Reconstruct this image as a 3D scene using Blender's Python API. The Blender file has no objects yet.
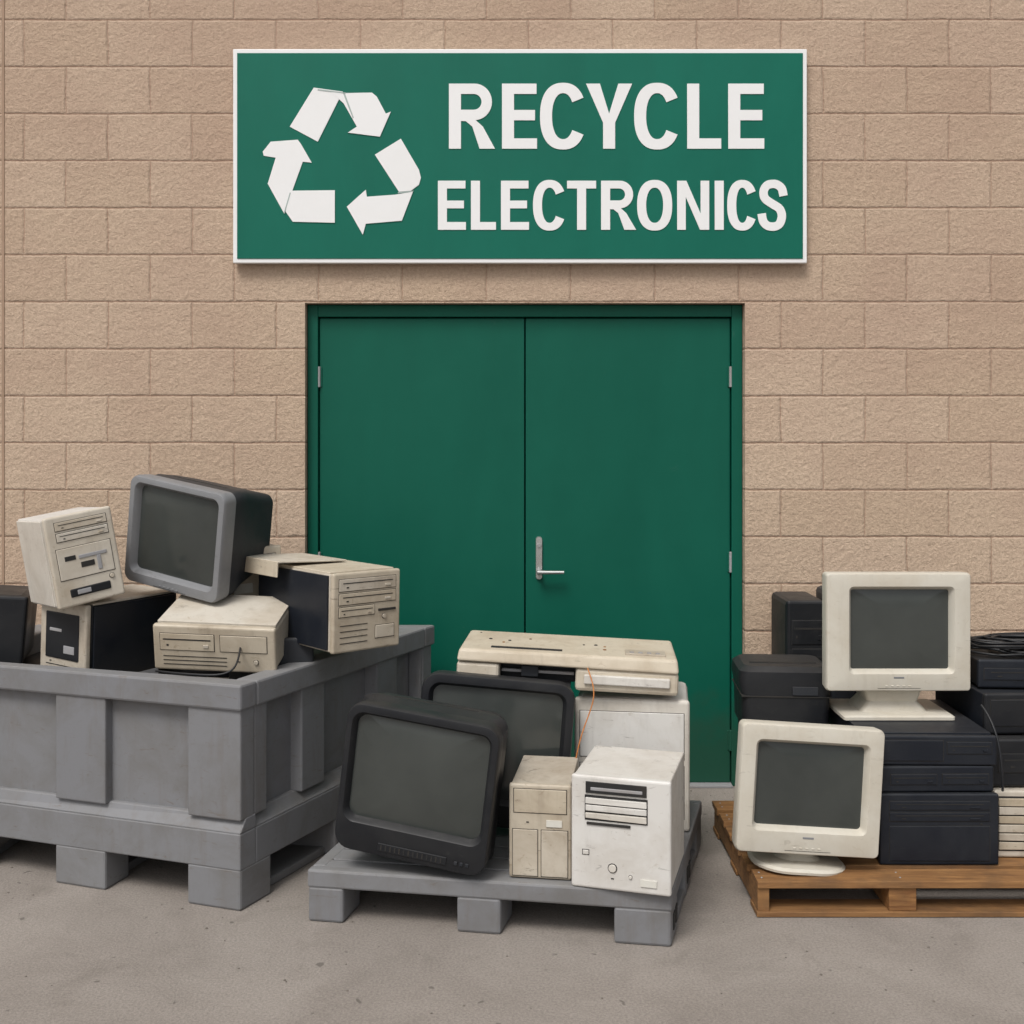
import bpy, bmesh, math, random
from mathutils import Vector
random.seed(7)
R=math.radians
scene=bpy.context.scene
F=1100.0; D=4.762; H=1.558; HY=430.0
def PX(x,d): return (x-512)/F*d
def PZ(y,d): return H-(y-HY)/F*d
def DY(d): return d-D

# ------------------------------------------------------------ materials
def new_mat(name):
    m=bpy.data.materials.new(name); m.use_nodes=True
    nt=m.node_tree; b=nt.nodes['Principled BSDF']
    return m,nt,b
def N(nt,t,**kw):
    n=nt.nodes.new(t)
    for k,v in kw.items(): setattr(n,k,v)
    return n
def noise_n(nt,vec,scale,detail=4,rough=.6,dist=0):
    n=N(nt,'ShaderNodeTexNoise'); n.inputs['Scale'].default_value=scale
    n.inputs['Detail'].default_value=min(detail,5); n.inputs['Roughness'].default_value=rough
    n.inputs['Distortion'].default_value=dist
    nt.links.new(vec,n.inputs['Vector']); return n
def ramp(nt,fac,stops):
    r=N(nt,'ShaderNodeValToRGB'); cr=r.color_ramp
    while len(cr.elements)<len(stops): cr.elements.new(.5)
    for e,(p,c) in zip(cr.elements,stops):
        e.position=p; e.color=(c,c,c,1) if not isinstance(c,tuple) else (*c,1)
    nt.links.new(fac,r.inputs['Fac']); return r
def mix(nt,fac,a,b,mode='MIX'):
    m=N(nt,'ShaderNodeMix'); m.data_type='RGBA'; m.blend_type=mode
    for s,v in ((m.inputs[0],fac),(m.inputs[6],a),(m.inputs[7],b)):
        if isinstance(v,bpy.types.NodeSocket): nt.links.new(v,s)
        elif isinstance(v,(int,float)): s.default_value=v
        else: s.default_value=(*v,1)
    return m.outputs[2]
def objvec(nt):
    tc=N(nt,'ShaderNodeTexCoord'); oi=N(nt,'ShaderNodeObjectInfo')
    mu=N(nt,'ShaderNodeMath',operation='MULTIPLY'); mu.inputs[1].default_value=37.0
    nt.links.new(oi.outputs['Random'],mu.inputs[0])
    ad=N(nt,'ShaderNodeVectorMath',operation='ADD')
    nt.links.new(tc.outputs['Object'],ad.inputs[0]); nt.links.new(mu.outputs[0],ad.inputs[1])
    return ad.outputs[0],oi.outputs['Random']
def bump(nt,b,h,strength,dist,prev=None):
    bp=N(nt,'ShaderNodeBump'); bp.inputs['Strength'].default_value=strength
    bp.inputs['Distance'].default_value=dist
    nt.links.new(h,bp.inputs['Height'])
    if prev: nt.links.new(prev,bp.inputs['Normal'])
    nt.links.new(bp.outputs[0],b.inputs['Normal']); return bp.outputs[0]
def plastic(name,col,rough=.5,dirt=(.2,.15,.1),amt=.35,spots=.5,bs=.15,dust=None,fine=220,spec=.5,scuff=0,scol=(.05,.045,.04),yellow=None,drip=0):
    m,nt,b=new_mat(name); v,rnd=objvec(nt)
    base=col
    if yellow: base=mix(nt,ramp(nt,rnd,[(0.2,0.0),(1.0,.7)]).outputs[0],col,yellow)
    n1=noise_n(nt,v,5,5,.65,.4)
    c=mix(nt,ramp(nt,n1.outputs[0],[(.42,0.0),(.70,amt)]).outputs[0],base,dirt)
    n2=noise_n(nt,v,34,3,.6,.8)
    c=mix(nt,ramp(nt,n2.outputs[0],[(.64,0.0),(.72,spots)]).outputs[0],c,dirt)
    if scuff:
        mp=N(nt,'ShaderNodeMapping'); mp.inputs['Scale'].default_value=(1,1,4.5); mp.inputs['Rotation'].default_value=(.2,.5,.1)
        nt.links.new(v,mp.inputs[0])
        n5=noise_n(nt,mp.outputs[0],13,5,.72,.6)
        c=mix(nt,ramp(nt,n5.outputs[0],[(.62,0.0),(.70,scuff)]).outputs[0],c,scol)
    if drip:
        mp=N(nt,'ShaderNodeMapping'); mp.inputs['Scale'].default_value=(1,1,.14); nt.links.new(v,mp.inputs[0])
        n8=noise_n(nt,mp.outputs[0],26,4,.65,.2)
        c=mix(nt,ramp(nt,n8.outputs[0],[(.55,0.0),(.72,drip)]).outputs[0],c,scol)
    if dust:
        g=N(nt,'ShaderNodeNewGeometry'); sx=N(nt,'ShaderNodeSeparateXYZ')
        nt.links.new(g.outputs['Normal'],sx.inputs[0])
        n3=noise_n(nt,v,9,4,.7)
        mm=N(nt,'ShaderNodeMath',operation='MULTIPLY')
        rz=ramp(nt,sx.outputs['Z'],[(.2,0.0),(1.0,.55)])
        nt.links.new(rz.outputs[0],mm.inputs[0]); nt.links.new(n3.outputs[0],mm.inputs[1])
        c=mix(nt,mm.outputs[0],c,dust)
    nt.links.new(c,b.inputs['Base Color'])
    rr=ramp(nt,n1.outputs[0],[(.3,rough-.08),(.75,min(1,rough+.2))])
    nt.links.new(rr.outputs[0],b.inputs['Roughness'])
    b.inputs['Specular IOR Level'].default_value=spec
    nf=noise_n(nt,v,fine,2,.6); bump(nt,b,nf.outputs[0],bs,.0008)
    return m
BEIGE=plastic('aged_beige_plastic',(.50,.455,.385),.5,(.25,.19,.125),.6,.5,scuff=.65,scol=(.11,.088,.066),yellow=(.44,.365,.25),drip=.18)
BEIGE2=plastic('aged_ivory_plastic',(.56,.52,.45),.5,(.32,.25,.165),.55,.45,scuff=.55,scol=(.14,.115,.085),yellow=(.51,.43,.31),drip=.18)
WHITE=plastic('off_white_plastic',(.61,.595,.565),.45,(.35,.30,.24),.45,.4,scuff=.55,scol=(.14,.125,.11),yellow=(.57,.53,.46),drip=.15)
CREAM=plastic('cream_monitor_plastic',(.55,.52,.45),.42,(.40,.34,.25),.45,.25,scuff=.3,scol=(.22,.19,.15),drip=.12)
BLACK=plastic('black_plastic',(.010,.011,.0135),.42,(.028,.028,.028),.4,.25,dust=(.07,.067,.063),spec=.33,scuff=.22,scol=(.055,.055,.052))
NAVY=plastic('dark_steel_paint',(.008,.0105,.0165),.42,(.024,.027,.031),.35,.25,dust=(.05,.05,.05),spec=.35,scuff=.2,scol=(.05,.05,.05))
CHAR=plastic('charcoal_plastic',(.017,.020,.025),.5,(.04,.04,.044),.4,.3,dust=(.08,.075,.07),spec=.35)
GREYB=plastic('grey_bezel_plastic',(.20,.205,.215),.42,(.12,.12,.12),.4,.3,scuff=.3,scol=(.09,.085,.08))
PGREY=plastic('grey_pallet_plastic',(.178,.181,.192),.55,(.135,.128,.12),.7,.4,bs=.3,dust=(.27,.265,.255),fine=90,spec=.38,scuff=.5,scol=(.12,.088,.06),yellow=(.195,.196,.20),drip=.22)
DGAP=plastic('dark_gap',(.012,.012,.012),.7,amt=.1,spots=0)
PAPER=plastic('sticker_paper',(.62,.61,.56),.6,(.4,.33,.22),.4,.3)
METAL=plastic('brushed_handle_steel',(.55,.55,.54),.3,amt=.1,spots=.1); METAL.node_tree.nodes['Principled BSDF'].inputs['Metallic'].default_value=.85
GALV=plastic('drive_cage_steel',(.30,.30,.31),.4,amt=.4,spots=.4)
def screen_mat():
    m,nt,b=new_mat('crt_glass'); v,_=objvec(nt)
    n=noise_n(nt,v,3,4,.6); c=mix(nt,ramp(nt,n.outputs[0],[(.35,0.0),(.75,1.0)]).outputs[0],(.033,.038,.036),(.052,.058,.054))
    nt.links.new(c,b.inputs['Base Color'])
    nt.links.new(ramp(nt,n.outputs[0],[(.3,.08),(.7,.20)]).outputs[0],b.inputs['Roughness'])
    b.inputs['Specular IOR Level'].default_value=.62
    return m
SCREEN=screen_mat()
def door_mat(name,col,rough,grime):
    m,nt,b=new_mat(name); tc=N(nt,'ShaderNodeTexCoord'); v=tc.outputs['Object']
    mp=N(nt,'ShaderNodeMapping'); mp.inputs['Scale'].default_value=(1,1,.35); nt.links.new(v,mp.inputs[0])
    n1=noise_n(nt,mp.outputs[0],2.6,5,.65,.3)
    c=mix(nt,ramp(nt,n1.outputs[0],[(.35,0.0),(.8,.6)]).outputs[0],col,tuple(x*1.35+.001 for x in col))
    if grime:
        n2=noise_n(nt,v,14,5,.7,1.0)
        c=mix(nt,ramp(nt,n2.outputs[0],[(.67,0.0),(.76,.2)]).outputs[0],c,(.06,.14,.11))
        sx=N(nt,'ShaderNodeSeparateXYZ'); nt.links.new(v,sx.inputs[0])
        n4=noise_n(nt,v,11,5,.7)
        a=N(nt,'ShaderNodeMath',operation='MULTIPLY_ADD'); nt.links.new(n4.outputs[0],a.inputs[0]); a.inputs[1].default_value=-.45
        nt.links.new(sx.outputs['Z'],a.inputs[2])
        c=mix(nt,ramp(nt,a.outputs[0],[(0.0,.32),(.18,0.0)]).outputs[0],c,(.045,.05,.03))
    nt.links.new(c,b.inputs['Base Color'])
    nt.links.new(ramp(nt,n1.outputs[0],[(.3,rough-.05),(.8,rough+.12)]).outputs[0],b.inputs['Roughness'])
    b.inputs['Specular IOR Level'].default_value=.22
    nf=noise_n(nt,v,3.0,3,.5); p=bump(nt,b,nf.outputs[0],.3,.012)
    nf=noise_n(nt,v,160,2,.5); bump(nt,b,nf.outputs[0],.12,.001,p)
    return m
DOOR=door_mat('green_door_paint',(.0006,.083,.053),.5,True)
SIGN=door_mat('green_sign_face',(.0012,.112,.075),.5,False)
SIGNW=plastic('white_sign_vinyl',(.78,.78,.78),.45,(.66,.66,.64),.2,.1,bs=.05)
FOLD=plastic('sign_fold_line',(.35,.42,.40),.5,amt=.1,spots=0)

def wall_mat():
    m,nt,b=new_mat('split_face_block'); tc=N(nt,'ShaderNodeTexCoord'); v=tc.outputs['Object']
    nd=noise_n(nt,v,5,3,.6)
    sc=N(nt,'ShaderNodeVectorMath',operation='MULTIPLY_ADD')
    nt.links.new(nd.outputs['Color'],sc.inputs[0]); sc.inputs[1].default_value=(.018,.0,.010); nt.links.new(v,sc.inputs[2])
    nd2=noise_n(nt,v,60,2,.6)
    sc2=N(nt,'ShaderNodeVectorMath',operation='MULTIPLY_ADD')
    nt.links.new(nd2.outputs['Color'],sc2.inputs[0]); sc2.inputs[1].default_value=(.006,.0,.005); nt.links.new(sc.outputs[0],sc2.inputs[2])
    sx=N(nt,'ShaderNodeSeparateXYZ'); nt.links.new(sc2.outputs[0],sx.inputs[0])
    ax=N(nt,'ShaderNodeMath',operation='ADD'); ax.inputs[1].default_value=-1.346+.364*40-.012; nt.links.new(sx.outputs['X'],ax.inputs[0])
    az=N(nt,'ShaderNodeMath',operation='ADD'); az.inputs[1].default_value=-1.909+.2035*20-.0075; nt.links.new(sx.outputs['Z'],az.inputs[0])
    cb=N(nt,'ShaderNodeCombineXYZ'); nt.links.new(ax.outputs[0],cb.inputs[0]); nt.links.new(az.outputs[0],cb.inputs[1])
    def brick(ms,smooth):
        br=N(nt,'ShaderNodeTexBrick'); nt.links.new(cb.outputs[0],br.inputs['Vector'])
        br.offset=.5; br.offset_frequency=2; br.squash=1
        br.inputs['Scale'].default_value=1; br.inputs['Brick Width'].default_value=.364; br.inputs['Row Height'].default_value=.2035
        br.inputs['Mortar Size'].default_value=ms; br.inputs['Mortar Smooth'].default_value=smooth
        return br
    br=brick(.0026,.5)
    br.inputs['Color1'].default_value=(.520,.395,.290,1); br.inputs['Color2'].default_value=(.575,.447,.338,1)
    br.inputs['Mortar'].default_value=(.42,.285,.205,1)
    n1=noise_n(nt,v,75,4,.8)
    c=mix(nt,ramp(nt,n1.outputs[0],[(.36,.0),(.64,1.0)]).outputs[0],(.80,.785,.77),(1.10,1.10,1.10))
    c=mix(nt,1.0,br.outputs['Color'],c,'MULTIPLY')
    # light falloff painted into the colour: rosier, duller patches, more high up
    n2=noise_n(nt,v,1.3,5,.6)
    sz=N(nt,'ShaderNodeSeparateXYZ'); nt.links.new(v,sz.inputs[0])
    ad=N(nt,'ShaderNodeMath',operation='MULTIPLY_ADD'); nt.links.new(sz.outputs['Z'],ad.inputs[0]); ad.inputs[1].default_value=.07; nt.links.new(n2.outputs[0],ad.inputs[2])
    c=mix(nt,ramp(nt,ad.outputs[0],[(.48,0.0),(.82,.48)]).outputs[0],c,(.40,.27,.205))
    n3=noise_n(nt,v,210,2,.5)
    c=mix(nt,ramp(nt,n3.outputs[0],[(.62,0.0),(.72,.40)]).outputs[0],c,(.25,.175,.125))
    pp=N(nt,'ShaderNodeMath',operation='PINGPONG'); nt.links.new(az.outputs[0],pp.inputs[0]); pp.inputs[1].default_value=.10175
    mr=N(nt,'ShaderNodeMapRange'); nt.links.new(pp.outputs[0],mr.inputs['Value'])
    mr.inputs['From Min'].default_value=.0012; mr.inputs['From Max'].default_value=.0040; mr.inputs['To Min'].default_value=.62; mr.inputs['To Max'].default_value=0
    c=mix(nt,mr.outputs[0],c,(.26,.165,.115))
    mr2=N(nt,'ShaderNodeMapRange'); nt.links.new(pp.outputs[0],mr2.inputs['Value'])
    mr2.inputs['From Min'].default_value=.004; mr2.inputs['From Max'].default_value=.012; mr2.inputs['To Min'].default_value=1; mr2.inputs['To Max'].default_value=0
    n6=noise_n(nt,v,6,3,.6); mu=N(nt,'ShaderNodeMath',operation='MULTIPLY'); nt.links.new(mr2.outputs[0],mu.inputs[0])
    nt.links.new(ramp(nt,n6.outputs[0],[(.4,0.0),(.65,.30)]).outputs[0],mu.inputs[1])
    mv=N(nt,'ShaderNodeMath',operation='SUBTRACT'); nt.links.new(mu.outputs[0],mv.inputs[0]); nt.links.new(mr.outputs[0],mv.inputs[1]); mv.use_clamp=True
    c=mix(nt,mv.outputs[0],c,(.62,.50,.40))
    nt.links.new(c,b.inputs['Base Color']); b.inputs['Roughness'].default_value=.93; b.inputs['Specular IOR Level'].default_value=.2
    bw=brick(.009,1.0)
    inv=N(nt,'ShaderNodeMath',operation='SUBTRACT'); inv.inputs[0].default_value=1; nt.links.new(bw.outputs['Fac'],inv.inputs[1])
    p=bump(nt,b,inv.outputs[0],.55,.008)
    p=bump(nt,b,n1.outputs[0],.75,.010,p)
    nb=noise_n(nt,v,24,4,.65); p=bump(nt,b,nb.outputs[0],.5,.017,p)
    return m
WALL=wall_mat()
def ground_mat():
    m,nt,b=new_mat('weathered_concrete'); tc=N(nt,'ShaderNodeTexCoord'); v=tc.outputs['Object']
    n1=noise_n(nt,v,1.6,5,.68,.6)
    c=mix(nt,ramp(nt,n1.outputs[0],[(.32,0.0),(.66,1.0)]).outputs[0],(.218,.192,.170),(.280,.250,.223))
    n2=noise_n(nt,v,130,3,.7)
    c=mix(nt,1.0,c,mix(nt,ramp(nt,n2.outputs[0],[(.35,0.0),(.65,1.0)]).outputs[0],(.82,.82,.82),(1.16,1.16,1.16)),'MULTIPLY')
    n3=noise_n(nt,v,5.5,4,.65,.5)
    c=mix(nt,ramp(nt,n3.outputs[0],[(.56,0.0),(.75,.40)]).outputs[0],c,(.14,.12,.103))
    n5=noise_n(nt,v,15,2,.5,.2)
    c=mix(nt,ramp(nt,n5.outputs[0],[(.705,0.0),(.73,.65)]).outputs[0],c,(.085,.075,.065))
    n7=noise_n(nt,v,400,1,.5)
    c=mix(nt,ramp(nt,n7.outputs[0],[(.66,0.0),(.74,.5)]).outputs[0],c,(.10,.09,.08))
    nt.links.new(c,b.inputs['Base Color']); b.inputs['Roughness'].default_value=.88; b.inputs['Specular IOR Level'].default_value=.3
    p=bump(nt,b,n2.outputs[0],.6,.004); bump(nt,b,noise_n(nt,v,9,4,.6).outputs[0],.3,.008,p)
    return m
GROUND=ground_mat()
def wood_mat():
    m,nt,b=new_mat('pallet_wood'); v,rnd=objvec(nt)
    mp=N(nt,'ShaderNodeMapping'); mp.inputs['Scale'].default_value=(1.2,9,14); nt.links.new(v,mp.inputs[0])
    n1=noise_n(nt,mp.outputs[0],5,5,.6,.6)
    c=mix(nt,ramp(nt,n1.outputs[0],[(.3,0.0),(.7,1.0)]).outputs[0],(.15,.062,.018),(.33,.165,.055))
    c=mix(nt,ramp(nt,rnd,[(.1,0.0),(1.0,.4)]).outputs[0],c,(.15,.088,.042))
    n2=noise_n(nt,v,6,4,.6)
    c=mix(nt,ramp(nt,n2.outputs[0],[(.48,0.0),(.75,.75)]).outputs[0],c,(.07,.042,.022))
    nt.links.new(c,b.inputs['Base Color']); b.inputs['Roughness'].default_value=.75
    bump(nt,b,n1.outputs[0],.5,.003)
    return m
WOOD=wood_mat()
ORANGE=plastic('orange_cable_sheath',(.50,.18,.04),.5)
JOINT=plastic('joint_sealant',(.34,.23,.16),.8)
STONE=plastic('grit_stone',(.16,.14,.12),.9,(.07,.06,.05),.6,.3,yellow=(.28,.25,.21))

# ------------------------------------------------------------ mesh helpers
def empty(name,loc=(0,0,0),yaw=0,roll=0,pitch=0):
    e=bpy.data.objects.new(name,None); scene.collection.objects.link(e)
    e.rotation_mode='YXZ'; e.location=loc; e.rotation_euler=(R(pitch),R(roll),R(yaw)); e.empty_display_size=.1
    return e
def mesh(name,verts,faces,mats,parent=None,bevel=0,seg=2,smooth=False,mi=None,angle=35):
    me=bpy.data.meshes.new(name); me.from_pydata([tuple(v) for v in verts],[],faces)
    if not isinstance(mats,(list,tuple)): mats=[mats]
    for m in mats: me.materials.append(m)
    if mi:
        for p,i in zip(me.polygons,mi): p.material_index=i
    me.validate(); me.update()
    bm=bmesh.new(); bm.from_mesh(me); bmesh.ops.recalc_face_normals(bm,faces=bm.faces); bm.to_mesh(me); bm.free()
    if smooth:
        for p in me.polygons: p.use_smooth=True
        me.set_sharp_from_angle(angle=R(angle))
    o=bpy.data.objects.new(name,me); scene.collection.objects.link(o)
    if parent: o.parent=parent
    if bevel>0:
        b=o.modifiers.new('bevel','BEVEL'); b.width=bevel; b.segments=seg; b.limit_method='ANGLE'; b.angle_limit=R(40)
    return o
BF=[(0,1,2,3),(7,6,5,4),(0,4,5,1),(1,5,6,2),(2,6,7,3),(3,7,4,0)]
def box(name,x0,x1,y0,y1,z0,z1,mat,parent,bevel=.004,seg=2,jit=0):
    v=[(x0,y0,z0),(x1,y0,z0),(x1,y1,z0),(x0,y1,z0),(x0,y0,z1),(x1,y0,z1),(x1,y1,z1),(x0,y1,z1)]
    if jit: v=[tuple(c+random.uniform(-jit,jit) for c in p) for p in v]
    return mesh(name,v,BF,mat,parent,bevel,seg)
def hexa(name,q,z0,z1,mat,parent,bevel=.006,qt=None):
    qt=qt or q
    v=[(p[0],p[1],z0) for p in q]+[(p[0],p[1],z1) for p in qt]
    return mesh(name,v,BF,mat,parent,bevel)
def rrect(w,h,r,n=6):
    r=min(r,w/2-1e-4,h/2-1e-4); pts=[]
    for cx,cy,a0 in ((w/2-r,h/2-r,0),(-w/2+r,h/2-r,90),(-w/2+r,-h/2+r,180),(w/2-r,-h/2+r,270)):
        for i in range(n+1):
            a=R(a0+90*i/n); pts.append((cx+r*math.cos(a),cy+r*math.sin(a)))
    return pts
def loft(name,secs,mats,parent,cap0=True,cap1=True,axis='y',mi=None,angle=30):
    V=[];Fc=[];M=[]
    n=len(rrect(1,1,.1))
    for (pos,w,h,r,cx,cz) in secs:
        for (a,b) in rrect(w,h,r):
            V.append((cx+a,pos,cz+b) if axis=='y' else (cx+a,cz+b,pos))
    for s in range(len(secs)-1):
        for i in range(n):
            j=(i+1)%n
            Fc.append((s*n+i,s*n+j,(s+1)*n+j,(s+1)*n+i)); M.append(mi[s] if mi else 0)
    if cap0: Fc.append(tuple(range(n))[::-1]); M.append(mi[0] if mi else 0)
    if cap1: Fc.append(tuple(range((len(secs)-1)*n,len(secs)*n))); M.append(mi[-1] if mi else 0)
    return mesh(name,V,Fc,mats,parent,smooth=True,mi=M,angle=angle)
def cyl(name,p0,axis,r,l,mat,parent,n=20,r2=None):
    r2=r if r2 is None else r2; V=[];
    for k,rr in ((0,r),(l,r2)):
        for i in range(n):
            a=2*math.pi*i/n; c,s=rr*math.cos(a),rr*math.sin(a)
            V.append({'y':(p0[0]+c,p0[1]+k,p0[2]+s),'z':(p0[0]+c,p0[1]+s,p0[2]+k),'x':(p0[0]+k,p0[1]+c,p0[2]+s)}[axis])
    Fc=[(i,(i+1)%n,n+(i+1)%n,n+i) for i in range(n)]+[tuple(range(n))[::-1],tuple(range(n,2*n))]
    return mesh(name,V,Fc,mat,parent,bevel=min(.0015,r*.2),smooth=True)
def cable(name,pts,r,mat,parent=None):
    cu=bpy.data.curves.new(name,'CURVE'); cu.dimensions='3D'; cu.bevel_depth=r; cu.bevel_resolution=3; cu.resolution_u=10
    sp=cu.splines.new('NURBS'); sp.points.add(len(pts)-1)
    for p,c in zip(sp.points,pts): p.co=(*c,1)
    sp.use_endpoint_u=True; sp.order_u=4
    cu.materials.append(mat); o=bpy.data.objects.new(name,cu); scene.collection.objects.link(o)
    if parent: o.parent=parent
    return o

# ------------------------------------------------------------ CRT monitor / TV
def crt(name,loc,w,h,dep,yaw=0,roll=0,pitch=0,bez=BLACK,body=BLACK,border=(.035,.035,.035,.07),rc=.03,scr_r=.025,
        stand=None,backscale=.5,bulge=.014,controls=True,taper=.86,plate=False,chin=False):
    e=empty(name,loc,yaw,roll,pitch)
    bl_,brr,bt,bb=border
    sw=w-bl_-brr; sh=h-bt-bb; scx=(bl_-brr)/2; scz=bb+sh/2; zc=h/2
    secs=[(dep,w*backscale*.8,h*backscale*.8,.03,0,zc),
          (dep-.012,w*backscale,h*backscale,.035,0,zc),
          (dep*.68,w*(backscale+.10),h*(backscale+.14),.05,0,zc),
          (dep*.46,w*taper*.95,h*taper*.98,.045,0,zc+.004),
          (dep*.28,w*taper*1.04,h*taper*1.05,.04,0,zc),
          (.075,w*.955,h*.955,rc*1.1,0,zc),
          (.073,w*.955,h*.955,rc*1.1,0,zc),
          (.072,w*.94,h*.94,rc,0,zc),
          (.067,w*.94,h*.94,rc,0,zc),
          (.066,w*.985,h*.985,rc,0,zc),
          (.018,w,h,rc,0,zc),
          (.006,w-.003,h-.003,rc,0,zc),
          (.001,w-.009,h-.009,rc*.9,0,zc),
          (.0,w-.016,h-.016,rc*.85,0,zc),
          (.000,sw+.026,sh+.026,scr_r+.010,scx,scz),
          (.003,sw+.020,sh+.020,scr_r+.008,scx,scz),
          (.024,sw,sh,scr_r,scx,scz),
          (.032,sw-.004,sh-.004,scr_r,scx,scz)]
    mi=[1]*7+[2]+[0]*9
    loft('housing',secs,[bez,body,DGAP],e,True,False,mi=mi,angle=28)
    V=[];Fc=[];rings=14; n=len(rrect(1,1,.1,10))
    def cy(a,b): u,vv=2*a/sw,2*b/sh; return .0285-bulge*(1-.5*(u*u+vv*vv))
    for k in range(rings):
        s=1-k/rings
        for (a,b) in rrect(sw*s,sh*s,scr_r*s+(1-s)*min(sw,sh)*s*.45,10): V.append((scx+a,cy(a,b),scz+b))
    V.append((scx,.0285-bulge,scz))
    for k in range(rings-1):
        for i in range(n): Fc.append((k*n+i,k*n+(i+1)%n,(k+1)*n+(i+1)%n,(k+1)*n+i))
    for i in range(n): Fc.append(((rings-1)*n+i,(rings-1)*n+(i+1)%n,rings*n))
    mesh('screen',V,Fc,SCREEN,e,smooth=True,angle=80)
    if controls:
        for i in range(5):
            box('button',-.048+i*.020,-.038+i*.020,-.002,.004,bb*.24,bb*.24+.004,bez,e,.001)
        box('control_door',-.075,.075,-.0008,.003,bb*.15,bb*.15+.0012,DGAP,e,0)
        box('badge',-.018,.018,-.0010,.002,bb*.62,bb*.62+.006,GREYB,e,.0005)
    if chin:
        box('speaker_strip',-w*.2,w*.25,-.003,.004,bb*.18,bb*.42,body,e,.002)
        for i in range(14): box('speaker_slot',-w*.18+i*w*.03,-w*.18+i*w*.03+.004,-.0038,.002,bb*.22,bb*.38,DGAP,e,0)
        for i in range(3): box('knob',w*.30+i*.018,w*.30+i*.018+.010,-.004,.002,bb*.26,bb*.36,CHAR,e,.001)
    for i in range(7):
        y=dep*.31+i*.010
        f=(y-dep*.28)/(dep*.18)
        zt=zc+.5*h*(taper*1.05+(taper*.98-taper*1.05)*min(1,f))
        box('vent',-w*.28,w*.28,y,y+.004,zt-.004,zt+.0015,DGAP,e,0)
    if stand:
        sh_,sr=stand
        if plate:
            loft('swivel_neck',[(-sh_+.012,sr*1.3,sr*.9,.02,0,dep*.36),(-sh_*.5,sr*.95,sr*.75,.02,0,dep*.36),(.012,sr*1.15,sr*.9,.02,0,dep*.36)],bez,e,axis='z')
            loft('base_plate',[(-sh_,sr*2.05,sr*1.35,.012,0,dep*.32),(-sh_+.010,sr*2.05,sr*1.35,.012,0,dep*.32),(-sh_+.015,sr*1.98,sr*1.28,.012,0,dep*.32)],bez,e,axis='z')
        else:
            loft('swivel_neck',[(-sh_+.018,sr*1.05,sr*.85,sr*.3,0,dep*.36),(-sh_*.45,sr*.8,sr*.7,sr*.3,0,dep*.36),(.012,sr*1.0,sr*.9,sr*.3,0,dep*.36)],bez,e,axis='z')
            loft('swivel_base',[(-sh_,sr*2.0,sr*1.6,sr*.7,0,dep*.34),(-sh_+.008,sr*2.02,sr*1.62,sr*.7,0,dep*.34),(-sh_+.016,sr*1.9,sr*1.5,sr*.65,0,dep*.34),(-sh_+.022,sr*1.2,sr*1.0,sr*.4,0,dep*.34)],bez,e,axis='z')
    return e

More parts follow.
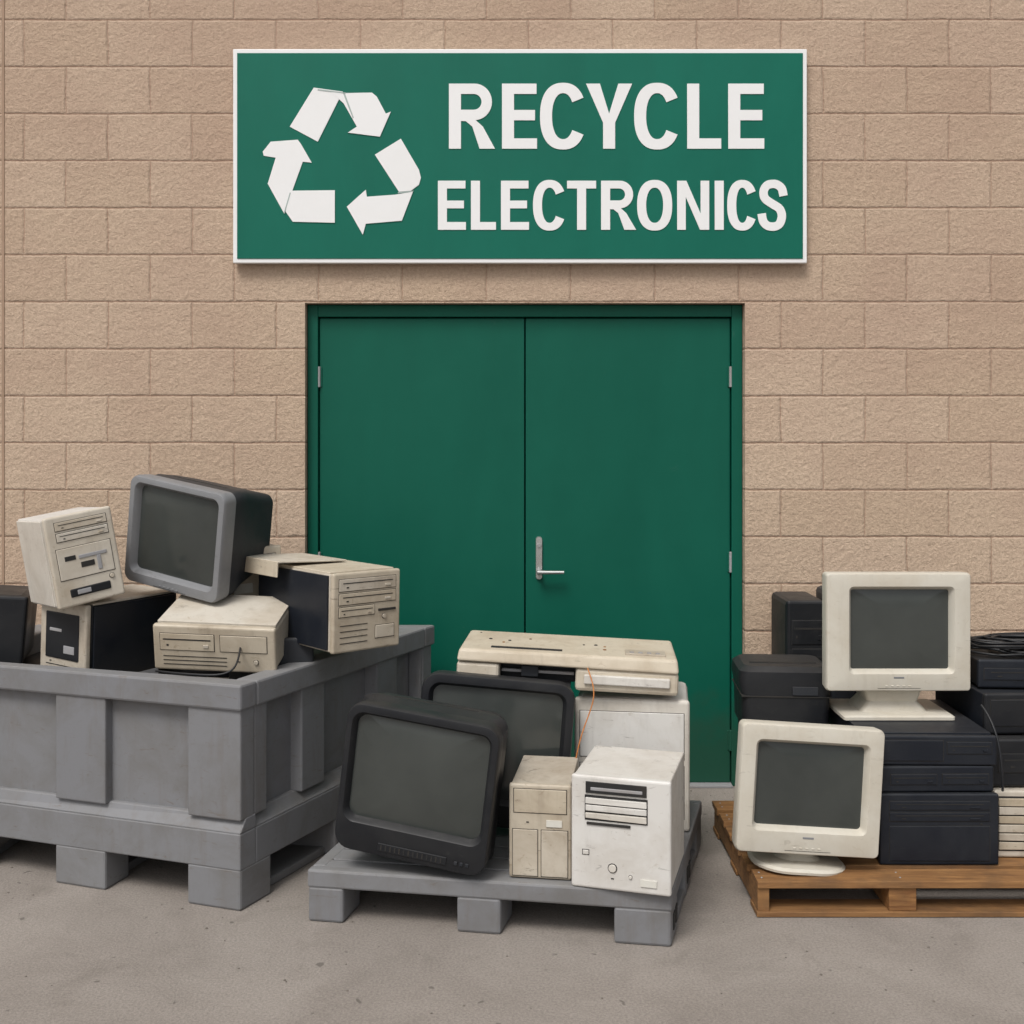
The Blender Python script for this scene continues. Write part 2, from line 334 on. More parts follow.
# ------------------------------------------------------------ computer case
def case(name,loc,w,h,d,yaw=0,roll=0,pitch=0,body=BEIGE,face=BEIGE2,feats=(),panels=(),bev=.005,fbev=.008):
    e=empty(name,loc,yaw,roll,pitch)
    box('cabinet',-w/2+.004,w/2-.004,.026,d,.003,h-.004,body,e,bev)
    box('front_panel',-w/2,w/2,0,.024,0,h,face,e,fbev,3)
    box('rear_plate',-w/2+.015,w/2-.015,d-.002,d+.004,.015,h-.015,GALV,e,.002)
    for nm,m in panels:
        if nm=='L': box('side_panel',-w/2-.003,-w/2+.006,.034,d-.008,.010,h-.010,m,e,.002)
        if nm=='R': box('side_panel',w/2-.006,w/2+.003,.034,d-.008,.010,h-.010,m,e,.002)
        if nm=='T': box('top_panel',-w/2+.006,w/2-.006,.034,d-.008,h-.008,h+.002,m,e,.002)
    for f in feats:
        k=f[0]
        if k in('bay','dark','gloss','plate','steel','label'):
            x0,x1,z0,z1=[(-w/2+f[1]*w),(-w/2+f[2]*w),f[3]*h,f[4]*h]
        if k=='bay':
            box('bay_gap',x0-.0018,x1+.0018,-.0010,.004,z0-.0018,z1+.0018,DGAP,e,0)
            box('bay_cover',x0,x1,-.0032,.004,z0,z1,face,e,.0015)
            if (z1-z0)>.02:
                box('tray_line',x0+(x1-x0)*.06,x0+(x1-x0)*.94,-.0040,.002,z0+(z1-z0)*.62,z0+(z1-z0)*.70,DGAP,e,0)
                box('eject_button',x0+(x1-x0)*.80,x0+(x1-x0)*.9,-.006,.002,z0+(z1-z0)*.2,z0+(z1-z0)*.38,face,e,.001)
                box('drive_led',x0+(x1-x0)*.12,x0+(x1-x0)*.16,-.0042,.002,z0+(z1-z0)*.25,z0+(z1-z0)*.36,DGAP,e,0)
        elif k=='plate':
            box('panel_gap',x0-.0018,x1+.0018,-.0008,.004,z0-.0018,z1+.0018,DGAP,e,0)
            box('panel',x0,x1,-.003,.004,z0,z1,face,e,.002)
        elif k=='dark': box('opening',x0,x1,-.0045,.004,z0,z1,DGAP,e,.001)
        elif k=='label': box('sticker',x0,x1,-.0036,.002,z0,z1,PAPER,e,0)
        elif k=='steel': box('exposed_drive',x0,x1,-.006,.004,z0,z1,GALV,e,.002)
        elif k=='gloss': box('drive_window',x0,x1,-.004,.004,z0,z1,BLACK,e,.004)
        elif k=='btn':
            cyl('button_ring',(-w/2+f[1]*w,-.0012,f[2]*h),'y',f[3]*1.25,.004,DGAP,e)
            cyl('power_button',(-w/2+f[1]*w,-.005,f[2]*h),'y',f[3],.008,face,e)
        elif k=='led': box('led',-w/2+f[1]*w-.004,-w/2+f[1]*w+.004,-.002,.002,f[2]*h-.0015,f[2]*h+.0015,DGAP,e,0)
        elif k=='vents':
            x0,x1,z0,z1,n=[(-w/2+f[1]*w),(-w/2+f[2]*w),f[3]*h,f[4]*h,f[5]]
            for i in range(n):
                zz=z0+(z1-z0)*i/max(1,n-1)
                box('vent_slot',x0,x1,-.0014,.003,zz-.0012,zz+.0012,DGAP,e,0)
        elif k=='slats':
            x0,x1,z0,z1,n=[(-w/2+f[1]*w),(-w/2+f[2]*w),f[3]*h,f[4]*h,f[5]]
            box('slat_recess',x0-.003,x1+.003,-.0012,.004,z0-.004,z1+.004,DGAP,e,0)
            st=(z1-z0)/n
            for i in range(n): box('slat',x0,x1,-.007,.003,z0+i*st+.002,z0+(i+1)*st-.003,face,e,.0015,jit=.0012)
    return e

# ============================================================ GROUND
mesh('ground',[(-150,-150,0),(150,-150,0),(150,150,0),(-150,150,0)],[(0,1,2,3)],GROUND)
V=[];Fc=[]
for i in range(420):
    if i<230: x,y=random.uniform(-2.4,2.4),-abs(random.gauss(0,.10))-.01
    else: x,y=random.uniform(-2.2,2.4),random.uniform(-2.3,-.3)
    r=random.uniform(.0012,.0042)*(1.5 if random.random()<.07 else 1); b0=len(V)
    for k in range(5):
        a=k*1.2566+random.uniform(-.3,.3); V.append((x+r*1.3*math.cos(a),y+r*math.sin(a)*1.1,.0003))
    for k in range(5):
        a=k*1.2566+random.uniform(-.3,.3); V.append((x+r*.8*math.cos(a),y+r*.7*math.sin(a),r*random.uniform(.5,1.1)))
    for k in range(5): Fc.append((b0+k,b0+(k+1)%5,b0+5+(k+1)%5,b0+5+k))
    Fc.append(tuple(b0+5+k for k in range(5)))
mesh('gravel',V,Fc,STONE)

# ============================================================ BUILDING
bld=empty('block_building')
xl,xr,zt=PX(305,D),PX(745,D),PZ(303,D)
X0,X1,Z1,TH=-8.0,8.0,5.2,.12
V=[];Fc=[]
def quad(a,b,c,d):
    n=len(V); V.extend([a,b,c,d]); Fc.append((n,n+1,n+2,n+3))
quad((X0,0,-.1),(xl,0,-.1),(xl,0,zt),(X0,0,zt)); quad((xr,0,-.1),(X1,0,-.1),(X1,0,zt),(xr,0,zt))
quad((X0,0,zt),(xl,0,zt),(xl,0,Z1),(X0,0,Z1)); quad((xl,0,zt),(xr,0,zt),(xr,0,Z1),(xl,0,Z1)); quad((xr,0,zt),(X1,0,zt),(X1,0,Z1),(xr,0,Z1))
quad((xl,0,-.1),(xl,TH,-.1),(xl,TH,zt),(xl,0,zt)); quad((xr,0,-.1),(xr,0,zt),(xr,TH,zt),(xr,TH,-.1)); quad((xl,0,zt),(xl,TH,zt),(xr,TH,zt),(xr,0,zt))
quad((X0,0,-.1),(X0,0,Z1),(X0,8,Z1),(X0,8,-.1)); quad((X1,0,-.1),(X1,8,-.1),(X1,8,Z1),(X1,0,Z1)); quad((X0,8,-.1),(X0,8,Z1),(X1,8,Z1),(X1,8,-.1))
me=bpy.data.meshes.new('walls'); me.from_pydata(V,[],Fc); me.materials.append(WALL)
o=bpy.data.objects.new('walls',me); scene.collection.objects.link(o); o.parent=bld
box('roof_cap',X0-.04,X1+.04,-.04,8.04,Z1,Z1+.08,GALV,bld,.005)
box('control_joint',PX(2,D),PX(4.5,D),-.003,.02,0,Z1-.01,JOINT,bld,0)
fy=.045
fx0,fx1=xl+.002,xr-.002; ztf=zt-.003
fw=.046
box('door_frame_left',fx0,fx0+fw,fy,TH+.05,0.002,ztf,DOOR,bld,.003)
box('door_frame_right',fx1-fw,fx1,fy,TH+.05,0.002,ztf,DOOR,bld,.003)
box('door_frame_head',fx0+fw,fx1-fw,fy+.002,TH+.05,ztf-.052,ztf,DOOR,bld,.003)
ly=.062; mid=PX(525,D+ly)
box('door_leaf_left',fx0+fw+.004,mid-.003,ly,ly+.045,.012,ztf-.057,DOOR,bld,.003)
box('door_leaf_right',mid+.003,fx1-fw-.004,ly+.001,ly+.045,.012,ztf-.057,DOOR,bld,.003)
box('door_void',fx0+.01,fx1-.01,TH+.04,TH+.06,0.003,ztf-.005,DGAP,bld,0)
box('threshold',fx0+fw,fx1-fw,.02,TH+.03,.001,.011,GALV,bld,.002)
for yy in (377,562,740):
    z=PZ(yy,D+ly)
    for xx in (fx0+fw+.002,fx1-fw-.002):
        cyl('hinge',(xx,ly-.006,z-.045),'z',.008,.09,GALV if yy!=740 else DOOR,bld)
        box('hinge_leaf',xx-.014,xx+.014,ly-.004,ly+.004,z-.043,z+.043,DOOR,bld,.001)
hx=PX(539,D+ly)
loft('handle_plate',[(ly-.010,.026,.185,.012,hx,PZ(558,D+ly)),(ly+.002,.030,.19,.014,hx,PZ(558,D+ly))],METAL,bld)
hz=PZ(571,D+ly)
cyl('handle_stem',(hx,ly-.05,hz),'y',.010,.045,METAL,bld)
lv=loft('handle_lever',[(0,.024,.020,.009,0,0),(0.03,.020,.017,.008,0,0),(.115,.016,.015,.007,0,0)],METAL,bld)
lv.rotation_euler=(0,0,R(-90)); lv.location=(hx-.008,ly-.05,hz)
cyl('lock_cylinder',(hx,ly-.016,PZ(545,D+ly)),'y',.010,.010,GALV,bld)

# ============================================================ SIGN
SD=D-.045
sign=empty('recycling_sign',(PX(520,SD),-.045,PZ(156,SD)))
S=SD/F
W2,H2=574*S/2,214*S/2
box('backing_panel',-W2,W2,.0,.034,-H2,H2,SIGNW,sign,.003)
box('green_face',-W2+4.2*S,W2-4.2*S,-.003,.006,-H2+4.2*S,H2-4.2*S,SIGN,sign,.001)
for xx in(-W2+.1,W2-.1):
    box('wall_bracket',xx-.03,xx+.03,.034,.05,-H2*.7,H2*.7,GALV,sign,.002)
def shape(name,polys,y,mat=SIGNW,ext=.0012):
    cu=bpy.data.curves.new(name,'CURVE'); cu.dimensions='2D'; cu.fill_mode='BOTH'; cu.extrude=ext
    for pl in polys:
        sp=cu.splines.new('POLY'); sp.points.add(len(pl)-1)
        for p,(a,b) in zip(sp.points,pl): p.co=((a-520)*S,(156-b)*S,0,1)
        sp.use_cyclic_u=True
    cu.materials.append(mat); o=bpy.data.objects.new(name,cu); scene.collection.objects.link(o); o.parent=sign
    o.rotation_euler=(R(90),0,0); o.location=(0,y,0); return o
def sup(cx,cy,rx,ry,a,n=2.35):
    c,s=math.cos(R(a)),math.sin(R(a))
    return (cx+rx*math.copysign(abs(c)**(2/n),c), cy-ry*math.copysign(abs(s)**(2/n),s))
def glyph(ch,x0,x1,y0,y1,t):
    th=t*.86; w=x1-x0; h=y1-y0; cx=(x0+x1)/2; cy=(y0+y1)/2
    if ch=='E':
        m=cy-th*.1
        return [[(x0,y0),(x1-.5,y0),(x1-.5,y0+th),(x0+t,y0+th),(x0+t,m-th/2),(x1-2,m-th/2),(x1-2,m+th/2),(x0+t,m+th/2),(x0+t,y1-th),(x1,y1-th),(x1,y1),(x0,y1)]]
    if ch=='L': return [[(x0,y0),(x0+t,y0),(x0+t,y1-th),(x1,y1-th),(x1,y1),(x0,y1)]]
    if ch=='I': return [[(x0,y0),(x1,y0),(x1,y1),(x0,y1)]]
    if ch=='T': return [[(x0,y0),(x1,y0),(x1,y0+th),(cx+t/2,y0+th),(cx+t/2,y1),(cx-t/2,y1),(cx-t/2,y0+th),(x0,y0+th)]]
    if ch=='Y':
        k=y0+h*.6; return [[(x0,y0),(x0+t*1.15,y0),(cx,k-t*.75),(x1-t*1.15,y0),(x1,y0),(cx+t/2,k),(cx+t/2,y1),(cx-t/2,y1),(cx-t/2,k)]]
    if ch=='N':
        return [[(x0,y0),(x0+t*1.02,y0),(x1-t*.95,y1-h*.33),(x1-t*.95,y0),(x1,y0),(x1,y1),(x1-t*1.02,y1),(x0+t*.95,y0+h*.33),(x0+t*.95,y1),(x0,y1)]]
    if ch=='O':
        return [[sup(cx,cy,w/2,h/2+.8,a) for a in range(0,360,6)],[sup(cx,cy,w/2-t,h/2+.8-th,a,2.2) for a in range(0,360,6)]]
    if ch=='C':
        rx=w/2; o=[sup(cx,cy,rx,h/2+.8,a) for a in range(30,334,5)]; i=[sup(cx,cy,rx-t,h/2+.8-th,a,2.2) for a in range(325,34,-5)]
        return [o+i]
    if ch=='R':
        bh=h*.56; r=bh/2; xa=x1-2-r*.95
        out=[(x0,y0)]+[(xa+(r*.95)*math.cos(R(a)),y0+r-r*math.sin(R(a))) for a in range(90,-91,-10)]
        out=out[:-1]+[(xa+r*.05,y0+bh),(xa+r*.45,y0+bh+h*.10),(x1+1,y1),(x1-t*1.2,y1),(xa-t*.2,y0+bh+h*.10),(xa-t*.75,y0+bh+1),(x0+t,y0+bh+1),(x0+t,y1),(x0,y1)]
        ri=r-th
        hole=[(x0+t,y0+th)]+[(xa-1+ri*math.cos(R(a)),y0+r-ri*math.sin(R(a))) for a in range(90,-91,-10)]+[(x0+t,y0+bh-th)]
        return [out,hole]
    if ch=='S':
        q=[(.93,.69),(.86,.84),(.68,.92),(.5,.935),(.3,.91),(.17,.82),(.155,.71),(.24,.62),(.5,.525),(.77,.43),(.865,.29),(.80,.145),(.66,.08),(.48,.065),(.28,.09),(.13,.18),(.075,.33)]
        P=[(x0+a*w,y1-b*h) for a,b in q]; fine=[]
        for i in range(len(P)-1):
            p0=P[max(0,i-1)];p1=P[i];p2=P[i+1];p3=P[min(len(P)-1,i+2)]
            for k in range(5):
                u=k/5; fine.append(tuple(.5*((2*p1[j])+(-p0[j]+p2[j])*u+(2*p0[j]-5*p1[j]+4*p2[j]-p3[j])*u*u+(-p0[j]+3*p1[j]-3*p2[j]+p3[j])*u**3) for j in(0,1)))
        fine.append(P[-1]); L=[];Rr=[]
        for i in range(len(fine)):
            a=fine[max(0,i-1)];b=fine[min(len(fine)-1,i+1)]; dx,dy=b[0]-a[0],b[1]-a[1]; l=math.hypot(dx,dy) or 1
            hw=t*.47; L.append((fine[i][0]-dy/l*hw,fine[i][1]+dx/l*hw)); Rr.append((fine[i][0]+dy/l*hw,fine[i][1]-dx/l*hw))
        return [L+Rr[::-1]]
for ch,a,b in [('R',449,494),('E',502,537),('C',540,586),('Y',586,632),('C',634,680),('L',687,721),('E',728,764)]:
    shape('letter_'+ch.lower(),glyph(ch,a,b,84,149,12.0),-.0045)
for ch,a,b in [('E',438,466),('L',471,496),('E',501,529),('C',533,566),('T',567,596),('R',601,635),('O',637,672),('N',677,709),('I',714.5,723.5),('C',727,757),('S',759.5,785)]:
    shape('letter_'+ch.lower(),glyph(ch,a,b,181,230,9.0),-.0045)
arrows=[ [(314,88),(343,92),(318,142),(290,127)],
 [(330,91),(345,93.5),(372,93),(377,97),(386,114),(391,112),(380,137),(348,133),(357,127),(344,104)],
 [(375,155),(401,139),(419,170),(421,178),(419,185),(411,191),(399,192)],
 [(413,192),(402,221),(366,224),(363,235),(347,207),(366,190),(367,197),(395,195)],
 [(263,152),(271,142),(298,140),(301,144),(312,163),(303,162),(290,198),(284,213),(268,184),(276,158),(264,156)],
 [(290,191),(335,190.5),(335,223),(293,222),(286,212)] ]
for i,a in enumerate(arrows): shape('recycling_arrow',[a],-.0045-.0008*(i%2))
for a in ([(318,89.5),(346,93),(346,94.2),(318,90.7)],[(343,93),(345,93.4),(354,118),(353,119)],[(290,193),(291.2,193),(285,214),(284,213.5)],[(398,192.5),(414,191),(413,192.2),(398,193.7)]):
    shape('fold_line',[a],-.0068,FOLD,.0003)

# ============================================================ PLASTIC PALLET BOX (left)
crate=empty('plastic_pallet_box')
A=Vector((-.879,-1.207));B=Vector((-.339,-.107));C=Vector((-2.03,-.827));E=Vector((-2.01,-.09))
def bl(s,t):
    return (A*(1-s)+C*s)*(1-t)+(B*(1-s)+E*s)*t
LF,LS,LL=(C-A).length,(B-A).length,(E-C).length
def cb(name,s0,s1,t0,t1,z0,z1,bev=.008):
    q=[bl(s1,t0),bl(s0,t0),bl(s0,t1),bl(s1,t1)]
    return hexa(name,q,z0,z1,PGREY,crate,bev)
TZ=.734
cb('front_wall',.03,.97,.040,.066,.20,TZ-.03,.003)
cb('back_wall',.03,.97,.93,.955,.20,TZ-.03,.003)
cb('right_wall',.034,.058,.05,.95,.20,TZ-.031,.003)
cb('left_wall',.945,.97,.05,.95,.20,TZ-.031,.003)
cb('floor_panel',.02,.98,.02,.98,.16,.205,.003)
def rim(z0,z1,w,k,o=0):
    wf=w/LS; ws=w/LF
    cb(k+'_front',-o,1+o,-o,wf,z0,z1,.008); cb(k+'_back',-o,1+o,1-wf,1+o,z0+.001,z1-.001,.008)
    cb(k+'_right',-o,ws,wf,1-wf,z0+.0005,z1-.0005,.008); cb(k+'_left',1-ws,1+o,wf,1-wf,z0+.0005,z1-.0005,.008)
rim(TZ-.085,TZ,.075,'top_rim',.006)
def rail(z0,z1,z2,w):
    wf=w/LS; ws=w/LF
    for nm,(s0,s1,t0,t1),(a0,a1,b0,b1) in (('front',(0,1,0,wf),(0,1,.025,wf)),('right',(0,ws,wf,1),(.022,ws,wf,1)),('left',(1-ws,1,wf,1),(1-ws,.985,wf,1)),('back',(ws,1-ws,1-wf,1),(ws,1-ws,1-wf,.98))):
        cb('base_rail_'+nm,s0,s1,t0,t1,z0,z1,.005)
        q=[bl(s1,t0),bl(s0,t0),bl(s0,t1),bl(s1,t1)]; qt=[bl(a1,b0),bl(a0,b0),bl(a0,b1),bl(a1,b1)]
        hexa('base_ledge_'+nm,q,z1,z2,PGREY,crate,.004,qt)
rail(.130,.250,.295,.08)
for s0,s1 in ((0.0,.165),(.432,.602),(.86,1.0)):
    cb('front_post',s0+.001,s1,.003,.06,.29,TZ-.08,.005)
    cb('foot',s0,s1,0.001,.13,0.0,.135,.008); cb('foot',s0,s1,.43,.57,0,.135,.008); cb('foot',s0,s1,.87,.999,0,.135,.008)
    cb('back_post',s0,s1,.94,.997,.29,TZ-.08,.005)
for t0,t1 in ((.061,.115),(.27,.38),(.66,.78),(.93,.939)):
    cb('side_post',.002,.055,t0,t1,.29,TZ-.08,.005); cb('side_post',.945,.998,t0,t1,.29,TZ-.08,.005)
for s in (.09,.515,.94): cb('skid',s-.06,s+.06,.13,.87,.001,.03,.004)

for (x,d,w,h,dp,yw,m) in [(-1.60,4.02,.36,.44,.40,14,BLACK),(-1.18,3.82,.34,.40,.42,-5,BEIGE),(-.78,4.36,.22,.44,.22,-24,BEIGE),(-1.18,4.30,.40,.50,.34,5,BLACK),(-1.86,4.15,.18,.45,.35,5,NAVY)]:
    case('desktop_computer',(x,DY(d),.21),w,h,dp,yw,body=m,face=m,feats=[('bay',.1,.9,.8,.92)])
case('desktop_computer',(-.93,DY(4.0),.21),.26,.50,.36,-26,body=BLACK,face=BLACK)

SLOTS=[('bay',.12,.88,.80,.91),('bay',.12,.88,.67,.78),('vents',.15,.85,.15,.35,6),('btn',.5,.5,.009),('led',.7,.5)]
case('computer_tower',(PX(66,3.97),DY(3.93),.66),.245,.285,.42,yaw=-30,roll=2,body=BLACK,face=BEIGE,
     feats=[('gloss',.14,.86,.28,.86),('vents',.15,.8,.08,.2,3),('led',.25,.24),('steel',.55,.78,.36,.46),('steel',.24,.5,.62,.66)],panels=[('R',NAVY),('T',BEIGE2)])
case('computer_tower',(PX(108,4.0),DY(3.86),.955),.235,.32,.31,yaw=40,roll=-9,pitch=-3,body=WHITE,face=BEIGE2,
     feats=[('bay',.14,.9,.84,.93),('bay',.14,.9,.72,.81),('plate',.1,.9,.30,.64),('dark',.2,.36,.50,.55),('dark',.42,.62,.40,.46),('steel',.40,.82,.50,.54),('steel',.66,.72,.34,.50),('gloss',.2,.8,.10,.19),('steel',.3,.5,.12,.17),('btn',.84,.24,.008)],panels=[('L',WHITE)])
crt('crt_monitor',(PX(178,4.1),DY(3.99),.970),.440,.40,.38,yaw=-25,roll=9,pitch=4,bez=GREYB,body=CHAR,border=(.038,.038,.036,.050),rc=.035,scr_r=.02,backscale=.70,taper=.93)
case('desktop_computer',(PX(371,3.95),DY(3.84),.79),.285,.275,.50,yaw=43,roll=1,body=BEIGE,face=BEIGE,
     feats=[('bay',.08,.92,.77,.92),('bay',.08,.92,.60,.74),('bay',.08,.60,.45,.57),('dark',.66,.92,.48,.51),('vents',.1,.5,.12,.34,4),('plate',.62,.9,.14,.30),('btn',.75,.41,.008)],panels=[('L',NAVY),('T',BEIGE2)])
case('desktop_computer',(PX(258,4.25),DY(4.18),.87),.24,.24,.30,yaw=30,roll=-3,body=BEIGE2,face=BEIGE2,feats=[('bay',.1,.9,.7,.88),('label',.2,.5,.3,.45)])
lid=empty('computer_cover',(PX(322,4.15),DY(4.03),1.076),yaw=43,roll=3)
box('lid_plate',-.17,.12,-.02,.28,0,.006,BEIGE2,lid,.002); box('lid_flange',-.176,-.170,-.02,.28,-.05,.006,BEIGE2,lid,.002)
case('desktop_computer',(PX(216,3.80),DY(3.79),.725),.425,.165,.30,yaw=-3,roll=2,pitch=13,body=BEIGE2,face=BEIGE,
     feats=[('bay',.06,.50,.46,.82),('plate',.55,.93,.46,.82),('vents',.08,.6,.14,.32,3),('btn',.84,.25,.008),('led',.7,.25)],panels=[('T',BEIGE2)],bev=.014)
# dark cabinet turned with its plain side outward
case('desktop_computer',(PX(-6,4.15),DY(4.02),.68),.30,.275,.34,yaw=16,roll=5,body=BLACK,face=BLACK,bev=.03,fbev=.018)
case('computer_speaker',(PX(298,3.95),DY(3.9),.70),.13,.12,.10,yaw=12,body=BLACK,face=CHAR)
cable('power_cable',[(PX(240,3.9),DY(3.95),.90),(PX(243,3.75),DY(3.72),.80),(PX(236,3.66),DY(3.66),.742),(PX(205,3.68),DY(3.66),.741),(PX(170,3.72),DY(3.70),.742),(PX(158,3.8),DY(3.78),.73)],.0035,BLACK)

# ============================================================ MIDDLE PLASTIC PALLET
pal=empty('plastic_pallet')
FL=Vector((-.650,-1.275));FR=Vector((.481,-1.454));BR=Vector((.715,-.62));BL=Vector((-.43,-.44))
def pm(s,t): return (FL*(1-s)+FR*s)*(1-t)+(BL*(1-s)+BR*s)*t
def pb(name,s0,s1,t0,t1,z0,z1,bev=.006,m=PGREY):
    return hexa(name,[pm(s0,t0),pm(s1,t0),pm(s1,t1),pm(s0,t1)],z0,z1,m,pal,bev)
DZ=.165
n=9
for i in range(n):
    a=.004+i*.992/n; pb('deck_slat',0.02,.98,a+.004 if i else .03,a+.992/n-.006 if i<n-1 else .975,DZ-.022,DZ-.002,.003)
pb('deck_edge',-.0,1.0,0.0,.045,.108,DZ,.007); pb('deck_edge',0,1,.955,1,.108,DZ-.001,.007)
pb('deck_edge',0,.04,.045,.955,.108,DZ-.0005,.007); pb('deck_edge',.96,1,.045,.955,.108,DZ-.0005,.007)
pb('deck_web',.04,.96,.045,.955,.112,.138,.002)
for s0,s1 in ((0,.105),(.42,.545),(.845,1.0)):
    for t0,t1 in ((0.0,.17),(.42,.58),(.83,1.0)):
        pb('foot',s0+.002,s1-.002,t0+.002,t1-.002,0,.112,.009)
pb('side_runner',.93,.995,.17,.83,.001,.030,.004); pb('side_runner',.005,.07,.17,.83,.001,.030,.004)
for t in (.05,.11,.46,.52):
    pb('foot_hole',.992,1.0012,t,t+.035,.035,.085,0,DGAP)

crt('television_set',(PX(408,3.46),DY(3.42),.212),.50,.470,.42,yaw=-13,roll=7,pitch=1,bez=BLACK,body=BLACK,border=(.034,.034,.040,.105),rc=.055,scr_r=.03,backscale=.66,bulge=.022,taper=.95,controls=False,chin=True)
crt('television_set',(PX(488,3.85),DY(3.76),.20),.53,.51,.36,yaw=-3,roll=4.5,pitch=-1,bez=BLACK,body=CHAR,border=(.04,.04,.045,.09),rc=.06,scr_r=.03,backscale=.5)
case('computer_tower',(PX(540,3.42),DY(3.41),DZ+.001),.195,.292,.32,yaw=-8,body=BEIGE,face=BEIGE,
     feats=[('plate',.08,.92,.70,.95),('plate',.06,.46,.03,.52),('plate',.52,.94,.03,.52),('led',.3,.6),('label',.6,.85,.56,.63)])
case('computer_tower',(PX(620,3.33),DY(3.315),DZ+.001),.305,.342,.34,yaw=-16,body=WHITE,face=WHITE,
     feats=[('dark',.15,.76,.85,.95),('steel',.20,.72,.875,.905),('slats',.15,.76,.62,.82,3),('dark',.16,.60,.570,.592),('btn',.42,.2,.012),('btn',.60,.14,.005),('led',.42,.11),('plate',.12,.18,.3,.34),('label',.70,.86,.07,.13)],fbev=.008)
case('laser_printer',(PX(628,3.95),DY(3.83),DZ+.001),.40,.455,.33,yaw=-8,body=WHITE,face=WHITE,
     feats=[('plate',.05,.95,.55,.9),('plate',.05,.95,.1,.5)],bev=.02,fbev=.02)
pr=empty('inkjet_printer',(PX(564,3.95),DY(3.80),.656),yaw=-4,roll=2.4)
pw,ph,pd=.77,.125,.30
box('lower_shell',-pw/2,-.235,.01,pd,0,.080,BEIGE2,pr,.012); box('lower_shell',.03,pw/2,.01,pd,0,.080,BEIGE2,pr,.012)
box('tray_bridge',-.235,.03,.09,pd,.012,.078,BLACK,pr,.004)
box('paper_tray',-.22,.015,-.01,.12,.004,.016,CHAR,pr,.004)
box('carriage_rail',-.23,.025,.05,.066,.045,.055,GALV,pr,.002)
box('print_carriage',-.16,-.10,.035,.075,.035,.072,CHAR,pr,.003)
V=[(-pw/2,0,.083),(pw/2,0,.077),(pw/2,pd,.077),(-pw/2,pd,.083),(-pw/2+.006,.012,ph),(pw/2-.006,.012,ph),(pw/2-.01,pd-.02,ph+.018),(-pw/2+.02,pd-.02,ph+.018)]
mesh('top_cover',V,BF,BEIGE2,pr,.010,3)
box('top_slot',-.27,-.02,.045,.062,ph-.004,ph+.0062,DGAP,pr,.001)
box('control_panel',.20,.34,.04,.11,ph-.004,ph+.0095,BEIGE,pr,.002)
for i in range(4): box('button',.215+i*.03,.23+i*.03,.05,.06,ph+.006,ph+.013,GALV,pr,.001)
box('front_lip',.06,pw/2-.03,-.002,.014,.028,.060,WHITE,pr,.004)
for i in range(9):
    a,b=random.uniform(-.33,.2),random.uniform(.06,.25); r=random.uniform(.003,.009)
    cyl('paint_chip',(a,b,ph+.018*(b/pd)-.001),'z',r,.0035,WOOD if i%2 else DGAP,pr,7,r*.8)
cable('orange_cable',[(PX(588,3.76),DY(3.78),PZ(668,3.78)),(PX(592,3.74),DY(3.75),PZ(680,3.75)),(PX(597,3.72),DY(3.73),PZ(695,3.73)),(PX(586,3.72),DY(3.73),PZ(722,3.73)),(PX(578,3.70),DY(3.7),PZ(745,3.7)),(PX(574,3.70),DY(3.7),PZ(770,3.7))],.0022,ORANGE)

# ============================================================ WOODEN PALLET
wp=empty('wooden_pallet')
px0,px1,py0,py1=.782,1.93,DY(3.512),DY(4.28)
for xx in (px0,(PX(890,3.51)),px1-.1):
    box('stringer',xx+(.004 if xx==px0 else 0),xx+(.042 if xx==px0 else .088),py0+.006,py1-.006,.019,.094,WOOD,wp,.002,jit=.0012)
nb=6; bw=(py1-py0-5*.03)/nb
for i in range(nb):
    y=py0+i*(bw+.03)
    box('deck_board',px0+random.uniform(-.010,.004),px1,y,y+bw,.0945,.116+random.uniform(-.001,.001),WOOD,wp,.002,jit=.0015)
    for xx in (px0+.022,PX(890,3.51)+.044):
        for yy in (y+bw*.3,y+bw*.7): cyl('nail_head',(xx,yy,.1155),'z',.0035,.0022,GALV,wp,8)
for y in (py0,py0+.33,py1-.1): box('bottom_board',px0,px1,y,y+.1,.002,.0185,WOOD,wp,.002)
WZ=.118
crt('crt_monitor',(PX(804,3.6),DY(3.56),WZ+.062),.472,.415,.34,yaw=2,roll=4,pitch=-2,bez=CREAM,body=CREAM,border=(.062,.058,.062,.085),rc=.018,scr_r=.012,backscale=.5,stand=(.060,.155),taper=.84)
sx0,sx1=1.218,1.612; sw=sx1-sx0; sc=(sx0+sx1)/2
case('computer_tower',(sc,DY(3.64),WZ),sw,.235,.46,body=NAVY,face=NAVY,feats=[('bay',.08,.92,.62,.74),('bay',.08,.92,.78,.90),('plate',.08,.92,.06,.55),('led',.85,.58)],fbev=.006)
case('desktop_computer',(sc-.004,DY(3.655),WZ+.237),sw-.01,.085,.46,yaw=1,body=NAVY,face=NAVY,feats=[('bay',.1,.5,.3,.7),('bay',.55,.95,.3,.7)],fbev=.006)
case('desktop_computer',(sc-.025,DY(3.66),WZ+.324),sw+.05,.098,.50,yaw=-1,body=NAVY,face=NAVY,feats=[('plate',.04,.6,.15,.85),('bay',.63,.96,.4,.8)],panels=[('T',NAVY)],fbev=.006)
SZ=WZ+.426
crt('crt_monitor',(PX(897,3.87),DY(3.85),PZ(691,3.86)),.508,.415,.36,bez=CREAM,body=CREAM,border=(.092,.070,.060,.074),rc=.012,scr_r=.008,backscale=.5,
    stand=(PZ(691,3.86)-SZ-.001,.19),plate=True)
case('computer_tower',(.99,DY(4.0),WZ),.24,.36,.26,body=BLACK,face=BLACK,feats=SLOTS)
bp=empty('black_fax_machine',(PX(785,3.98),DY(3.95),WZ+.362),yaw=-4)
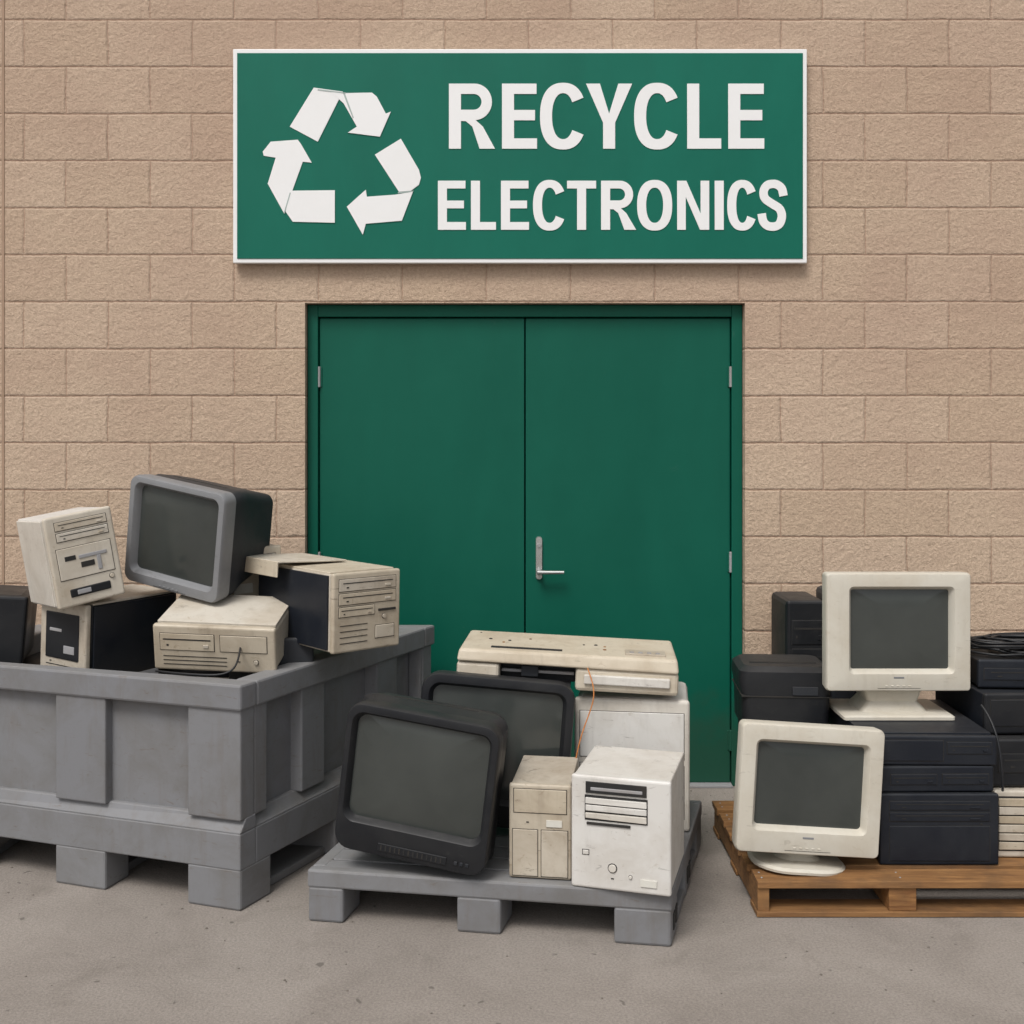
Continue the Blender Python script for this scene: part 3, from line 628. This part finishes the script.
loft('body',[(0,.31,.26,.03,0,.14),(.12,.315,.265,.03,0,.14),(.17,.335,.27,.035,0,.14),(.205,.33,.265,.04,0,.14),(.222,.29,.22,.04,0,.14)],BLACK,bp,axis='z',angle=25)
box('seam',-.160,.160,.004,.28,.116,.120,DGAP,bp,0); box('label',.02,.11,-.000,.012,.125,.155,CHAR,bp,.001)
box('paper_slot',-.12,.12,.09,.10,.220,.225,DGAP,bp,0)
case('computer_tower',(1.185,DY(4.40),0),.17,.875,.30,yaw=0,body=BLACK,face=BLACK,feats=SLOTS,fbev=.02,bev=.02)
case('computer_tower',(1.37,DY(4.38),0),.19,.90,.32,yaw=-3,body=CHAR,face=CHAR,feats=SLOTS,fbev=.02,bev=.02)
case('desktop_computer',(1.80,DY(3.70),WZ),.35,.225,.42,body=BEIGE,face=BEIGE,feats=[('slats',.04,.6,.12,.9,6),('bay',.65,.95,.6,.85)],yaw=-2)
case('desktop_computer',(1.82,DY(3.74),WZ+.228),.42,.16,.45,body=BLACK,face=BLACK,feats=[('bay',.1,.9,.3,.7)],yaw=1)
case('desktop_computer',(1.84,DY(3.80),WZ+.390),.42,.14,.42,body=NAVY,face=BLACK,feats=[('plate',.05,.95,.2,.85)],yaw=2)
case('desktop_computer',(1.85,DY(3.86),WZ+.532),.42,.10,.40,body=BLACK,face=NAVY,feats=[('bay',.05,.95,.3,.7)],yaw=-3)
cb_=empty('cable_bundle')
for i in range(18):
    cx,cy,cz=1.82+random.uniform(-.10,.1),DY(3.98)+random.uniform(-.04,.08),WZ+.640+i*.0022
    pts=[]; a0=random.uniform(0,6)
    for k in range(12):
        a=a0+k*.62; pts.append((cx+.15*math.cos(a)*random.uniform(.7,1.15),cy+.09*math.sin(a)*random.uniform(.7,1.1),cz+random.uniform(-.006,.010)))
    cable('cable',pts,.0045,BLACK,cb_)
cable('power_cable',[(1.60,DY(3.75),.62),(1.625,DY(3.66),.56),(1.622,DY(3.64),.46),(1.628,DY(3.65),.36)],.004,BLACK)

# ============================================================ WORLD / LIGHT / CAMERA
w=bpy.data.worlds.new('World'); scene.world=w; w.use_nodes=True; nt=w.node_tree
bg=nt.nodes['Background']; sky=nt.nodes.new('ShaderNodeTexSky'); sky.sky_type='NISHITA'; sky.sun_disc=False
sky.sun_elevation=R(55); sky.sun_rotation=R(205); sky.air_density=1; sky.dust_density=4; sky.ozone_density=1
hs=nt.nodes.new('ShaderNodeHueSaturation'); hs.inputs['Saturation'].default_value=.22
nt.links.new(sky.outputs[0],hs.inputs['Color']); nt.links.new(hs.outputs[0],bg.inputs['Color']); bg.inputs['Strength'].default_value=.135
sl=bpy.data.lights.new('sun','SUN'); sl.energy=2.1; sl.angle=R(20); sl.color=(1,.965,.92)
so=bpy.data.objects.new('sun',sl); scene.collection.objects.link(so)
el,rot=R(55),R(205)
dirv=Vector((math.sin(rot)*math.cos(el),math.cos(rot)*math.cos(el),math.sin(el)))
so.rotation_euler=(-dirv).to_track_quat('-Z','Y').to_euler()
cam=bpy.data.cameras.new('camera'); co=bpy.data.objects.new('camera',cam); scene.collection.objects.link(co)
co.location=(0,-D,H); co.rotation_euler=(R(90),0,0); cam.sensor_width=36; cam.lens=36*F/1024; cam.shift_y=-(512-HY)/1024
cam.clip_end=500; cam.clip_start=.05
scene.camera=co
scene.view_settings.view_transform='Standard'; scene.view_settings.look='None'; scene.view_settings.exposure=0
